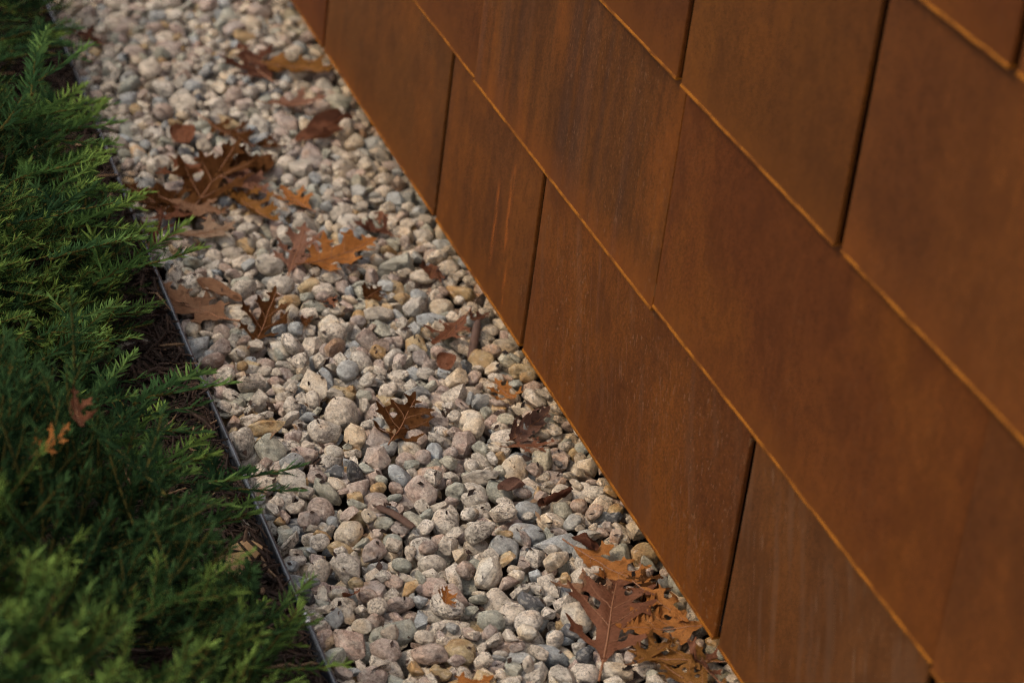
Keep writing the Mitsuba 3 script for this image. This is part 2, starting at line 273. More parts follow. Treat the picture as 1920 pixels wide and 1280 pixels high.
# ---------------------------------------------------------------- rusty wall of lapped panels
wall = thing('cladding_wall', 'rust brown weathered steel wall of lapped panels rising beside the gravel', 'wall')
b = trimesh.creation.box(bounds=[[WX + 0.026, -0.6, -0.12], [WX + 0.30, 7.0, 2.75]])
k = add(wall + '__backing', b, 'black_membrane', False)
def panel(y0, y1, z0, H, bsdf, proud=0.0, gap=True, seed=0):
    ny, nz = max(4, int((y1 - y0) / 0.03)), 14
    ys = np.linspace(y0, y1, ny + 1)
    zs = np.concatenate([np.linspace(z0 + H + 0.03, z0 + 0.05, nz), [z0 + 0.03, z0 + 0.018, z0 + 0.008, z0 + 0.0028]])
    out = 0.0115 * (1 - (zs - z0) / (H + 0.03)) + proud
    Y, Z = np.meshgrid(ys, zs); O = np.repeat(out[:, None], ny + 1, 1)
    O = O + 0.0022 * (meshkit.fbm(np.stack([Y * 3.1, Z * 4.2, 0 * Y + seed * 7.3], -1), 2) - 0.5) * np.clip((z0 + H - Z) / 0.05, 0, 1)
    V = np.stack([WX - O, Y, Z], -1); n = V.shape[1]; m = V.shape[0]
    back = V.copy(); back[..., 0] += 0.002
    v = np.vstack([V.reshape(-1, 3), back.reshape(-1, 3)]); N = n * m; f = []
    for i in range(m - 1):
        for j in range(n - 1):
            a = i * n + j
            f += [[a, a + 1, a + n + 1], [a, a + n + 1, a + n], [N + a, N + a + n + 1, N + a + 1], [N + a, N + a + n, N + a + n + 1]]
    for i in range(m - 1):
        for j in (0, n - 1):
            a = i * n + j; q = [[a, a + n, N + a + n], [a, N + a + n, N + a]]
            f += q if j == 0 else [r[::-1] for r in q]
    uv = np.stack([v[:, 1], v[:, 2] - z0], 1)
    f = np.array(f)
    key = add(wall + '__panel', (v, f), bsdf, True, uv)
    # returned edges turn back at both ends, 9 mm deep, so that each panel reads as a folded tray
    ob = V[-1, :, 0]; hem = []
    hp = [(0.0, 0.0028), (-0.0007, 0.0019), (-0.0014, 0.0008), (-0.0013, -0.0005), (-0.0003, -0.0011), (0.0030, -0.0005), (0.0110, 0.0004)]
    hv = np.array([[(ob[j] + a, ys[j], z0 + b_) for a, b_ in hp] for j in range(n)]).reshape(-1, 3); q = len(hp); hf = []
    for j in range(n - 1):
        for i in range(q - 1):
            a = j * q + i; hf += [[a, a + q + 1, a + 1], [a, a + q, a + q + 1]]
    for j in (0, n - 1):
        for i in range(1, q - 1): hf.append([j * q, j * q + i, j * q + i + 1])
    add(key + '__hem', (hv, np.array(hf)), 'rust_hem', 50)
    sides = []
    for yy in (y0, y1):
        col = V[:, 0] if yy == y0 else V[:, -1]
        s = -1 if yy == y0 else 1
        a = np.vstack([col + [0.0021, 0, 0], col + [0.0045, 0, 0]]); a[:, 1] += s * 0.0004
        m2 = len(col); ff = []
        for i in range(m2 - 1): ff += [[i, i + 1, m2 + i + 1], [i, m2 + i + 1, m2 + i]]
        sides.append((a, np.array(ff), np.stack([a[:, 1], a[:, 2] - z0], 1)))
    v2, f2, u2 = cat_mesh(sides)
    add(key + '__return', (v2, f2), bsdf, False, u2)
    return key
H = 0.245
G = 0.0072
rows = {
    0: (0.031, [(-0.60, -0.02, 'rust_warm'), (-0.02, 0.62, 'rust_brown'), (0.62, 1.0, 'rust_speckled'), (1.0, 1.515, 'rust_warm'), (1.515, 1.900, 'rust_scuffed'), (1.900, 2.532, 'rust_speckled'), (2.532, 2.908, 'rust_run'), (2.908, 3.528, 'rust_brown'), (3.528, 4.15, 'rust_warm'), (4.15, 4.53, 'rust_plain'), (4.53, 5.2, 'rust_brown'), (5.2, 7.0, 'rust_warm')]),
    1: (0.270, [(-0.60, 0.24, 'rust_plain'), (0.24, 0.88, 'rust_warm'), (0.88, 1.5125, 'rust_pink'), (1.5135, 2.1675, 'rust_warm'), (2.1685, 2.806, 'rust_streaked'), (2.806, 3.46, 'rust_plain'), (3.46, 4.1, 'rust_streaked'), (4.1, 5.0, 'rust_warm'), (5.0, 7.0, 'rust_plain')]),
    2: (0.518, [(-0.60, 0.50, 'rust_warm'), (0.50, 1.14, 'rust_plain'), (1.14, 1.784, 'rust_pink'), (1.784, 2.169, 'rust_olive'), (2.169, 2.82, 'rust_plain'), (2.82, 3.2, 'rust_warm'), (3.2, 3.84, 'rust_olive'), (3.84, 4.9, 'rust_plain'), (4.9, 7.0, 'rust_warm')]),
    3: (0.768, [(-0.60, 0.28, 'rust_olive'), (0.28, 0.92, 'rust_warm'), (0.92, 1.553, 'rust_pink'), (1.553, 2.2, 'rust_warm'), (2.2, 2.58, 'rust_plain'), (2.58, 3.3, 'rust_olive'), (3.3, 4.3, 'rust_warm'), (4.3, 5.4, 'rust_pink'), (5.4, 7.0, 'rust_plain')]),
}
for r in range(4, 8):
    y, lst, rr = -0.6, [], random.Random(r)
    while y < 6.6:
        y2 = min(7.0, y + rr.choice([0.378, 0.64, 0.64])); y2 = 7.0 if y2 > 6.7 else y2
        lst.append((y, y2, rr.choice(['rust_plain', 'rust_warm', 'rust_olive', 'rust_pink']))); y = y2
    rows[r] = (0.768 + (r - 3) * 0.247, lst)
rp = random.Random(5)
for r, (z0, lst) in rows.items():
    for i, (y0, y1, mname) in enumerate(lst):
        tight = r == 1
        g = 0.0004 if tight else G
        k_ = 1.009 if r == 0 else 1.002; y0, y1 = y0 * k_, y1 * k_
        kk = panel(y0 + g, y1 - g, z0 + rp.uniform(-0.0012, 0.0012) + (0.003 if tight and i % 2 else 0), H, mname, proud=(0.0009 if tight and i % 2 == 0 else 0.0) + rp.uniform(0, 0.0008), seed=r * 20 + i)
        spec = {('rust_run'): 'panel with two bright orange rust runs', 'rust_streaked': 'panel with dark violet and olive vertical streaks', 'rust_scuffed': 'greyish brown panel with pale slanting scratches'}.get(mname)
        if spec and r < 2 and 1.4 < y0 < 2.6: labels[kk] = {'label': spec}
cap = trimesh.creation.box(bounds=[[WX - 0.02, -0.6, 2.752], [WX + 0.33, 7.0, 2.79]])
add(wall + '__coping', cap, 'rust_plain', False, np.zeros((8, 2)))

# ---------------------------------------------------------------- gravel
SPH = {lv: trimesh.creation.icosphere(subdivisions=lv) for lv in (1, 2, 3, 4)}
def make_shape(rng, angular, elong=None):
    ax = np.array([1.0, rng.uniform(0.58, 0.95), rng.uniform(0.42, 0.80)]) if elong is None else np.array(elong)
    ncut = rng.integers(4, 7) if not angular else rng.integers(6, 11)
    cuts = [(lambda d: d / np.linalg.norm(d))(rng.normal(size=3)) for _ in range(ncut)]
    dist = rng.uniform(0.52, 0.95, ncut) if angular else rng.uniform(0.76, 0.98, ncut)
    soft = 0.006 if angular else 0.05
    sd = int(rng.integers(1, 9999)); Q = rotz(rng.normal(0, 0.3)) @ rotx(rng.normal(0, 0.3)); pw = rng.uniform(2.6, 5.0) if angular else rng.uniform(2.0, 2.5)
    def f(dirs):
        r = 1 / (np.abs(dirs @ Q.T) ** pw).sum(1) ** (1 / pw)
        for c, d in zip(cuts, dist):
            q = d / np.maximum(dirs @ c, 1e-3)
            h = np.clip(0.5 + 0.5 * (q - r) / (2 * soft), 0, 1)
            r = q * (1 - h) + r * h - 2 * soft * h * (1 - h)
        r = r * (1 + 0.16 * (meshkit.fbm(dirs * 1.6 + 30, 2, sd) - 0.5) + (0.11 if angular else 0.05) * (meshkit.fbm(dirs * 5 + 30, 2, sd + 3) - 0.5))
        return (dirs * r[:, None]) * ax
    return f
VAR = []              # per variant: level -> (vertices, triangles)
rv = np.random.default_rng(21)
def chip(rng):
    """A broken stone: the hull of a few points, its edges worn a little."""
    ax = np.array([1.0, rng.uniform(0.55, 0.95), rng.uniform(0.42, 0.78)]) if rng.random() < 0.75 else np.array([1.0, rng.uniform(0.40, 0.58), rng.uniform(0.34, 0.50)])
    n = int(rng.integers(10, 19)); pw = rng.uniform(2.2, 5.5)
    d = rng.normal(size=(n * 3, 3)); d /= np.linalg.norm(d, axis=1, keepdims=True)
    keep = [d[0]]
    for q in d[1:]:
        if len(keep) < n and min(np.linalg.norm(q - k) for k in keep) > 0.50: keep.append(q)
    d = np.array(keep); r = 1 / (np.abs(d) ** pw).sum(1) ** (1 / pw) * rng.uniform(0.86, 1.06, len(d))
    h = trimesh.convex.convex_hull(d * r[:, None] * ax)
    out, seed = {}, int(rng.integers(1, 9999)); wear = rng.uniform(0.10, 0.30)
    for lv, (subs, its) in {2: (1, 1), 3: (2, 2)}.items():
        m = h.copy()
        for _ in range(subs): m = m.subdivide()
        m.merge_vertices()
        trimesh.smoothing.filter_laplacian(m, lamb=wear, iterations=its, volume_constraint=False)
        v = np.array(m.vertices)
        v = v * (1 + 0.05 * (meshkit.fbm(v * 3.2 + 30, 2, seed) - 0.5) + (0.035 * (meshkit.noise(v * 9 + 30, seed + 5) - 0.5) if lv == 3 else 0))[:, None]
        out[lv] = (v, np.array(m.faces))
    out[4] = out[3][0]
    m = trimesh.Trimesh(*out[3], process=False).subdivide(); out[4] = (np.array(m.vertices), np.array(m.faces)); out[1] = out[2]
    return out
for i in range(110):
    if i % 10 in (0, 5):
        f = make_shape(rv, False); o = {lv: (f(SPH[lv].vertices), np.array(SPH[lv].faces)) for lv in (1, 2, 3, 4)}
    else: o = chip(rv)
    sc = 2.0 / np.ptp(o[3][0], axis=0).max()
    VAR.append({lv: (v * sc, f) for lv, (v, f) in o.items()})
CREASED = {}
def creased(i, lv):
    """The variant with its vertices split along the edges where chips meet, so that they stay crisp."""
    if (i, lv) not in CREASED:
        m = trimesh.graph.smooth_shade(trimesh.Trimesh(*VAR[i][lv], process=False), angle=math.radians(60 if lv == 1 else 30), facet_minarea=None)
        CREASED[i, lv] = (np.array(m.vertices), np.array(m.faces))
    return CREASED[i, lv]
CELL = 0.0025
GX0, GX1, GY0, GY1 = EDGE + 0.007, 1.07, 1.55, 4.88
NX, NY = int((GX1 - GX0) / CELL), int((GY1 - GY0) / CELL)
HM = np.full((NY, NX), -0.060); ID = np.full((NY, NX), -1, int)
stones = []        # dicts: R, s, variant, pos, uv
def footprint(var, s, R):
    p = (VAR[var][4][0] * s) @ R.T
    ij = np.floor(p[:, :2] / CELL).astype(int)
    o = ij.min(0); ij -= o; w, h = ij.max(0) + 1
    top = np.full((h, w), -9.0); bot = np.full((h, w), 9.0)
    np.maximum.at(top, (ij[:, 1], ij[:, 0]), p[:, 2]); np.minimum.at(bot, (ij[:, 1], ij[:, 0]), p[:, 2])
    m = top > -5
    return o, top, bot, m
def stone_rot(rng, var):
    return rotz(rng.uniform(0, 6.283)) @ roty(rng.normal(0, 0.42)) @ rotx(rng.normal(0, 0.42) + (math.pi if rng.random() < 0.5 else 0))
CLS = np.array([0.41, 0.13, 0.05, 0.11, 0.09, 0.11, 0.09, 0.01])
def klass(rng): return (rng.choice(8, p=CLS) + 0.5) / 8
def settle(fp, cx, cy):
    o, top, bot, m = fp
    i0, j0 = int((cx - GX0) / CELL) + o[0], int((cy - GY0) / CELL) + o[1]
    h, w = m.shape
    if i0 < 0 or j0 < 0 or i0 + w > NX or j0 + h > NY: return None
    d = np.where(m, HM[j0:j0 + h, i0:i0 + w] - bot, -9)
    return d.max(), i0, j0
def put(var, s, R, cx, cy, uv, sink=0.0055, hero=None):
    fp = footprint(var, s, R); st = settle(fp, cx, cy)
    if st is None: return None
    z, i0, j0 = st; z -= sink
    o, top, bot, m = fp; h, w = m.shape
    sub, idm = HM[j0:j0 + h, i0:i0 + w], ID[j0:j0 + h, i0:i0 + w]
    t = np.where(m, top + z, -9); up = t > sub
    sub[up] = t[up]; idm[up] = len(stones)
    stones.append(dict(var=var, s=s, R=R, p=np.array([cx, cy, z]), uv=uv, hero=hero, foot=int(m.sum())))
    return len(stones) - 1
rg = np.random.default_rng(5)
def size(rng):
    q = rng.random()
    return rng.uniform(0.0075, 0.0110) if q < 0.20 else rng.uniform(0.0110, 0.0175) if q < 0.78 else rng.uniform(0.0175, 0.0215)
LIB = []
for i in range(700):
    var = int(rg.integers(110)); s = size(rg) * 0.95; R = stone_rot(rg, var); LIB.append((var, s, R, footprint(var, s, R)))
def pour(n, tries, zcap):
    for _ in range(n):
        var, s, R, fp = LIB[int(rg.integers(len(LIB)))]
        best = None
        for _ in range(tries):
            cx = rg.uniform(GX0 + 0.004, GX1 - 0.004); cy = rg.uniform(GY0, GY1)
            st = settle(fp, cx, cy)
            if st is None: continue
            z = st[0]
            if best is None or z < best[0]: best = (z, cx, cy)
        if best is None or best[0] + s * 0.4 > zcap: continue
        put(var, s, R, best[1], best[2], (klass(rg), rg.random()))
pour(3900, 9, 0.0)
# stones that the photograph singles out: x, y, length, class, angular-ish variant, yaw, label
HERO = [(0.593, 2.292, 46, 7, 60, 'dark charcoal stone near the edging'), (0.625, 2.120, 42, 1, 20, 'long salmon red stone'), (0.857, 2.198, 58, 3, -10, 'large pale blue grey stone'),
        (0.650, 1.988, 35, 4, 10, None), (0.684, 2.434, 34, 2, 15, 'rusty ochre stone'), (0.697, 2.513, 50, 0, 70, None), (0.771, 2.624, 34, 4, 30, None), (0.727, 2.328, 48, 5, 75, None),
        (0.795, 2.323, 42, 0, 20, None), (0.889, 2.770, 36, 4, 50, None), (0.859, 2.894, 56, 6, 30, None), (0.891, 3.309, 36, 4, 80, 'smooth cream stone'), (0.796, 3.411, 42, 4, 40, None), (0.574, 3.225, 54, 3, 10, None),
        (0.643, 2.307, 34, 0, 70, None), (0.700, 2.628, 36, 1, 5, None), (0.820, 2.462, 36, 4, -20, None), (0.842, 2.376, 38, 3, 0, None), (0.838, 2.125, 50, 0, 20, None), (0.794, 2.096, 46, 1, 40, None),
        (0.638, 2.063, 56, 6, 12, 'long grey green stone'), (0.873, 2.287, 54, 4, 25, None), (0.889, 2.375, 26, 3, 0, None), (0.662, 2.241, 42, 2, 15, None), (0.859, 2.549, 40, 0, 15, None)]
for x, y, mm, kl, yaw, lab in HERO:
    var = int(rg.integers(110)); R = rotz(math.radians(yaw)) @ rotx(rg.normal(0, 0.15))
    fpt = footprint(var, mm / 2000, R); o, top, bot, m = fpt
    i0, j0 = int((x - GX0) / CELL) + o[0], int((y - GY0) / CELL) + o[1]
    put(var, mm / 2000, R, x, y, ((kl + 0.5) / 8, rg.random()), sink=0.010, hero=lab or '')
pour(4000, 14, 0.012)
small = [i for i, q in enumerate(LIB) if q[1] < 0.0115]
LIB = [LIB[i] for i in small]
pour(2400, 16, 0.001)
vis = np.bincount(ID[ID >= 0], minlength=len(stones))
def px_of(P):
    d = np.atleast_2d(P) - EYE; r = np.cross(FW, UP); z = d @ FW
    return np.stack([0.5 + 2.5 * (d @ r) / z, 0.5 * 682 / 1024 - 2.5 * (d @ UP) / z, z], 1)
order = []
for i, s in enumerate(stones):
    frac = vis[i] / max(s['foot'], 1)
    if frac < 0.05: continue
    u, w, z = px_of(s['p'])[0]
    inside = -0.02 < u < 1.02 and -0.02 < w < 0.69 and s['p'][0] < WX + 0.01 and not (s['p'][1] < 2.35 and s['p'][0] < 0.57)
    order.append((frac * (s['s'] / z) ** 2 * (1 if inside else 0) + (1 if s['hero'] else 0), i, frac))
order.sort(reverse=True)
loose = []
for rank, (sc, i, frac) in enumerate(order):
    s = stones[i]
    lv = 3 if rank < 700 else 2
    v, f = creased(s['var'], lv); v = (v * s['s']) @ s['R'].T + s['p']
    uv = np.tile(s['uv'], (len(v), 1))
    if rank < 300:
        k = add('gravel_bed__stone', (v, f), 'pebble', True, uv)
        if s['hero']: labels[k] = {'label': s['hero']}
    else: loose.append((v, f, uv))
v, f, u = cat_mesh(loose)
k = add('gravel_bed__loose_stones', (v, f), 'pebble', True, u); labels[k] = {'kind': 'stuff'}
print('stones', len(stones), 'kept', len(order), 'tris', len(f), 'mean height', HM[:, :int(0.37 / CELL)].mean())

# ---------------------------------------------------------------- fallen oak leaves
def lobe(L, w, tooth, ang, at, side):
    pts = [(-0.06, w * 0.75), (0.30, w * 0.62), (0.58, w * 0.60), (0.70, w * 0.95 + tooth), (0.745, w * 0.50), (0.90, w * 0.30), (1.0, 0.0), (0.90, -w * 0.30), (0.72, -w * 0.50), (0.66, -w * 0.95 - tooth * 0.9), (0.55, -w * 0.60), (0.30, -w * 0.62), (-0.06, -w * 0.75)]
    P = np.array([(a * L, b_) for a, b_ in pts]); c, s = math.cos(ang), math.sin(ang)
    P = P @ np.array([[c, s], [-s, c]]); P[:, 1] *= side
    return Polygon(P + [at, 0]).buffer(0)
def oak_outline(rng, fat=1.0, lobes=3):
    ps = [Polygon([(0.0, -0.012), (0.12, -0.05 * fat), (0.5, -0.075 * fat), (0.8, -0.05 * fat), (0.8, 0.05 * fat), (0.5, 0.075 * fat), (0.12, 0.05 * fat), (0.0, 0.012)])]
    at0 = {3: (0.16, 0.36, 0.56), 2: (0.22, 0.48)}[lobes]
    for side in (1, -1):
        for i, a in enumerate(at0):
            Ln = (0.30, 0.40, 0.34)[i] * rng.uniform(0.85, 1.15)
            ps.append(lobe(Ln, 0.052 * fat * rng.uniform(0.85, 1.15), 0.045 * rng.uniform(0.6, 1.3), math.radians((62, 52, 42)[i] + rng.uniform(-9, 9)), a + rng.uniform(-0.02, 0.02), side))
    ps.append(lobe(0.36, 0.055 * fat, 0.055, rng.uniform(-0.12, 0.12), 0.66, 1))
    g = unary_union(ps).buffer(0.022).buffer(-0.030).buffer(0.008)
    return g if g.geom_type == 'Polygon' else max(g.geoms, key=lambda q: q.area)
def oval_outline(rng, w=0.3):
    t = np.linspace(0, 2 * math.pi, 40)[:-1]
    return Polygon(np.stack([0.5 - 0.5 * np.cos(t), w * np.sin(t) * (1 + 0.1 * np.sin(3 * t + rng.uniform(0, 6)))], 1)).buffer(0)
def mesh_of(poly, h=0.028):
    ring = [np.array(poly.exterior.coords)[:-1]] + [np.array(r.coords)[:-1] for r in poly.interiors]
    pts = []
    for r in ring:
        r = np.vstack([r, r[:1]])
        for a, b_ in zip(r[:-1], r[1:]):
            n = max(1, int(np.linalg.norm(b_ - a) / h)); pts += [a + (b_ - a) * k / n for k in range(n)]
    pts = np.array(pts)
    x0, y0, x1, y1 = poly.bounds
    X, Y = np.meshgrid(np.arange(x0, x1, h), np.arange(y0, y1, h)); X = X + (np.arange(X.shape[0]) % 2)[:, None] * h / 2
    q = np.stack([X.ravel(), Y.ravel()], 1); ins = poly.buffer(-h * 0.45)
    q = q[contains_xy(ins, q[:, 0], q[:, 1])]
    P = np.vstack([pts, q]); P = np.unique(np.round(P, 5), axis=0)
    tri = Delaunay(P).simplices; c = P[tri].mean(1)
    tri = tri[contains_xy(poly, c[:, 0], c[:, 1])]
    a = P[tri]; cr = (a[:, 1, 0] - a[:, 0, 0]) * (a[:, 2, 1] - a[:, 0, 1]) - (a[:, 1, 1] - a[:, 0, 1]) * (a[:, 2, 0] - a[:, 0, 0])
    tri[cr < 0] = tri[cr < 0][:, ::-1]; tri = tri[np.abs(cr) > 1e-9]
    return P, tri
LHM = HM
def hm_at(x, y):
    i = np.clip(((x - GX0) / CELL).astype(int), 0, NX - 1); j = np.clip(((y - GY0) / CELL).astype(int), 0, NY - 1)
    z = LHM[j, i].copy(); z[(x < GX0)] = -0.03
    return z
def leaf(label, x, y, L, yaw, mat, pitch=0, roll=0, curl=0.8, bend=0.4, shape='oak', z=None, seed=1, fat=1.0, cat='oak leaf', hole=(), petiole=0.16, sink=0.90, wav=0.085):
    rng = np.random.default_rng(seed * 101 + 3)
    g = oak_outline(rng, fat) if shape == 'oak' else oak_outline(rng, fat, 2) if shape == 'small' else oval_outline(rng, fat * 0.3)
    if shape == 'half':
        g = oak_outline(rng, fat).intersection(Polygon([(0.3, -1), (1.2, -1), (1.2, 1), (0.34, 1)])); g = g if g.geom_type == 'Polygon' else max(g.geoms, key=lambda q: q.area)
    for hx, hy, hr in hole: g = g.difference(affinity.scale(Point(hx, hy).buffer(hr, 6), 1.5, 1.0))
    g = g if g.geom_type == 'Polygon' else max(g.geoms, key=lambda q: q.area)
    P, tri = mesh_of(g)
    def shape3(P):
        a, b_ = P[:, 0], P[:, 1]
        k = curl * 1.9 + 1e-4; kk = k * (0.7 + 0.6 * a)
        yy = np.sin(kk * b_) / kk; zz = (1 - np.cos(kk * b_)) / kk
        zz = zz - 0.015 * np.exp(-(b_ / 0.02) ** 2)
        n = meshkit.fbm(np.stack([a * 3.2, b_ * 3.2, 0 * a + seed * 3.1], -1), 2) - 0.5
        n2 = meshkit.noise(np.stack([a * 9, b_ * 9, 0 * a + seed * 5.1], -1)) - 0.5
        zz = zz + wav * 3.0 * n * np.minimum(1, np.abs(b_) * 5 + 0.3) + 0.018 * n2
        c = bend + 1e-4; s = a - 0.5
        X = np.sin(c * s) / c; Z = (1 - np.cos(c * s)) / c
        return np.stack([X - zz * np.sin(c * s), yy, Z + zz * np.cos(c * s)], 1)
    R = rotz(math.radians(yaw)) @ roty(-math.radians(pitch)) @ rotx(math.radians(roll))
    V = shape3(P) * L @ R.T + [x, y, 0]
    base_z = z if z is not None else None
    if base_z is None:
        hgt = hm_at(V[:, 0], V[:, 1]); d = hgt - V[:, 2]
        base_z = np.quantile(d, min(0.97, sink + 0.05)) + 0.001
    V[:, 2] += base_z
    if z is None: V[:, 2] = np.maximum(V[:, 2], hm_at(V[:, 0], V[:, 1]) + 0.0006)
    V[:, 0] = np.minimum(V[:, 0], np.where(V[:, 2] > 0.020, WX - 0.018, 2.0))
    t = thing('oak_leaf' if cat == 'oak leaf' else cat.replace(' ', '_'), label, cat, 'fallen oak leaves' if cat == 'oak leaf' else None)
    add(t + '__blade', (V, tri), mat, True, P)
    mr = []
    a = np.linspace(-petiole if shape != 'half' else 0.34, 0.93, 26); pts = np.stack([a, 0.004 * np.sin(a * 9 + seed)], 1)
    c = shape3(pts); c[:, 2] += 0.004; c = c * L @ R.T + [x, y, base_z]
    if shape in ('oak', 'small', 'half'):
        c[:, 0] = np.minimum(c[:, 0], np.where(c[:, 2] > 0.020, WX - 0.0185, 2.0))
        mr.append(tube(c, np.linspace(0.0075, 0.0025, 26) * L + 0.0002, 5))
        if L > 0.08:
            for s in (1, -1):
                for a0 in (0.2, 0.38, 0.56):
                    q = np.stack([a0 + np.linspace(0, 0.20, 6), s * np.linspace(0, 0.22, 6)], 1)
                    q = q[contains_xy(g, q[:, 0], q[:, 1])]
                    if len(q) > 2:
                        cc = shape3(q); cc[:, 2] += 0.002; cc = cc * L @ R.T + [x, y, base_z]
                        cc[:, 0] = np.minimum(cc[:, 0], np.where(cc[:, 2] > 0.020, WX - 0.0185, 2.0))
                        mr.append(tube(cc, np.linspace(0.0035, 0.0015, len(q)) * L, 4))
        add(t + '__midrib', trimesh.util.concatenate(mr), 'leaf_stalk', True)
    # a leaf laid later lies on this one
    ok = (V[:, 0] > GX0) & (V[:, 0] < GX1 - CELL) & (V[:, 1] > GY0) & (V[:, 1] < GY1 - CELL)
    ii, jj = ((V[ok, 0] - GX0) / CELL).astype(int), ((V[ok, 1] - GY0) / CELL).astype(int)
    cap_ = np.minimum(V[ok, 2] + 0.001, HM[jj, ii] + 0.02)
    np.maximum.at(HM, (jj, ii), cap_)
    return t
#     label, x, y, length, yaw, material
leaf('dark brown oak leaf lying alone on the gravel in the centre of the picture', 0.755, 2.462, 0.115, 60, 'leaf_dark_brown', curl=0.5, bend=0.5, seed=1, fat=1.25, roll=12)
leaf('small orange oak leaf scrap with raised lobes below the third wall seam', 0.897, 2.511, 0.070, 105, 'leaf_orange', shape='half', curl=0.6, seed=2, roll=-10)
leaf('curled purplish brown oak leaf touching the foot of the wall', 0.896, 2.432, 0.095, 42, 'leaf_purple', curl=4.2, bend=0.8, seed=3, fat=1.5, roll=30)
leaf('thin flat reddish oak leaf just in front of the curled purplish leaf', 0.885, 2.382, 0.062, 5, 'leaf_redbrown', shape='small', curl=0.3, seed=4)
leaf('rolled dark red leaf scrap lying on a tan stone near the wall', 0.880, 2.280, 0.055, 31, 'leaf_maroon', shape='oval', curl=9, seed=5, fat=1.6)
leaf('golden brown oak leaf lying deepest in the heap where the bottom wall seam ends', 0.900, 1.905, 0.090, 120, 'leaf_golden', seed=6, curl=0.8, roll=-6, fat=1.3, sink=0.85)
leaf('yellow orange oak leaf under the holed leaf at the wall foot', 0.896, 1.950, 0.092, 155, 'leaf_golden', seed=7, curl=1.0, fat=1.2, sink=0.85)
leaf('bright orange oak leaf at the top of the heap nearest the wall', 0.890, 2.118, 0.105, -58, 'leaf_orange', seed=8, curl=0.9, fat=1.5, roll=4, sink=0.85)
leaf('large red brown oak leaf with long pointed lobes, biggest of the heap', 0.857, 2.030, 0.160, 66, 'leaf_redbrown', seed=9, curl=0.7, bend=-0.4, fat=1.15, roll=8, sink=0.90)
leaf('orange oak leaf with a round hole against the wall base', 0.900, 2.000, 0.092, 168, 'leaf_orange', seed=10, curl=1.2, fat=1.6, hole=((0.42, 0.02, 0.055), (0.62, 0.15, 0.03)), roll=-8, sink=0.85)
leaf('small brown oak leaf half hidden under the heap by the wall', 0.910, 2.065, 0.080, -100, 'leaf_dark_brown', seed=11, curl=1.0, sink=0.8)
leaf('curled orange leaf on edge between the holed leaf and the wall hem', 0.914, 2.030, 0.075, -70, 'leaf_orange', shape='small', seed=71, curl=2.6, fat=1.3, roll=35, sink=0.8)
leaf('small golden leaf poking out under the holed leaf', 0.880, 1.965, 0.070, 30, 'leaf_golden', shape='small', seed=72, curl=2.0, fat=1.3, sink=0.8)
leaf('brown leaf leaning against the wall beside the lowest golden leaf', 0.915, 1.930, 0.075, 95, 'leaf_redbrown', shape='small', seed=73, curl=2.4, fat=1.2, roll=40, sink=0.8)
leaf('tan orange leaf whose lobes stick out left of the biggest leaf', 0.850, 2.085, 0.080, 140, 'leaf_tan', shape='small', seed=74, curl=1.4, fat=1.3, sink=0.8)
leaf('orange tan leaf cut by the bottom edge of the picture', 0.668, 1.930, 0.072, 16, 'leaf_orange', shape='small', seed=12, curl=1.2, fat=1.3)
leaf('small tan orange leaf scrap caught between grey stones', 0.696, 2.080, 0.046, 70, 'leaf_orange', shape='half', seed=13, curl=1.4, fat=1.3, roll=25)
leaf('red brown oak leaf with pointed lobes next to a rolled bark tube', 0.868, 2.665, 0.100, 230, 'leaf_redbrown', shape='small', seed=14, curl=0.7, fat=1.2)
leaf('rust orange round leaf scrap leaning on pale stones', 0.845, 2.594, 0.025, 49, 'leaf_redbrown', shape='oval', seed=15, curl=1, fat=2.0, pitch=30)
leaf('dark orange leaf scrap below the striped grey stone', 0.802, 2.797, 0.060, 43, 'leaf_dark_brown', shape='half', seed=16, curl=0.8, fat=1.4, roll=20)
leaf('broad orange oak leaf with ragged lobes, right one of the middle pair', 0.787, 2.895, 0.125, 30, 'leaf_orange', seed=17, curl=0.8, fat=1.6, roll=10)
leaf('salmon oak leaf with upright lobes, left one of the middle pair', 0.738, 2.925, 0.110, 66, 'leaf_rose', seed=18, curl=1.0, fat=1.1, pitch=14)
leaf('crumpled maroon leaf lying above the middle pair', 0.856, 2.986, 0.062, 137, 'leaf_maroon', shape='small', seed=19, curl=3.5, fat=1.5, wav=0.14)
leaf('dull red triangular leaf close to the second wall seam', 0.900, 2.853, 0.070, -115, 'leaf_redbrown', shape='half', seed=20, curl=0.8, fat=1.5, roll=-20)
leaf('dark brown claw shaped leaf with lobes reaching up', 0.655, 2.742, 0.115, 62, 'leaf_dark_brown', seed=21, curl=1.8, fat=0.95, pitch=16, bend=0.9)
leaf('large flat tan oak leaf beside the edging', 0.572, 2.790, 0.125, 126, 'leaf_tan', seed=22, curl=0.3, fat=1.6, sink=0.93)
leaf('long narrow brown leaf lobe lying across the large tan leaf', 0.612, 2.812, 0.075, -55, 'leaf_tan', shape='oval', seed=50, curl=2.5, fat=0.7)
leaf('big brown oak leaf with finger like lobes standing up from the gravel', 0.660, 3.120, 0.190, 52, 'leaf_dark_brown', seed=23, curl=0.8, fat=1.1, pitch=22, bend=0.3)
leaf('very dark brown oak leaf lying left of the finger lobed leaf', 0.592, 3.100, 0.155, 122, 'leaf_dark_brown', seed=24, curl=0.5, fat=1.3)
leaf('dusty rose brown oak leaf behind the ochre curled leaf', 0.712, 3.125, 0.110, 112, 'leaf_rose', seed=25, curl=0.5, fat=1.5)
leaf('brown curled oak leaf between the finger lobed leaf and the rose brown leaf', 0.700, 3.165, 0.105, 20, 'leaf_dark_brown', seed=75, curl=1.6, fat=1.2, roll=15)
leaf('tawny leaf lying under the finger lobed leaf', 0.640, 3.165, 0.100, -160, 'leaf_redbrown', seed=76, curl=1.0, fat=1.3)
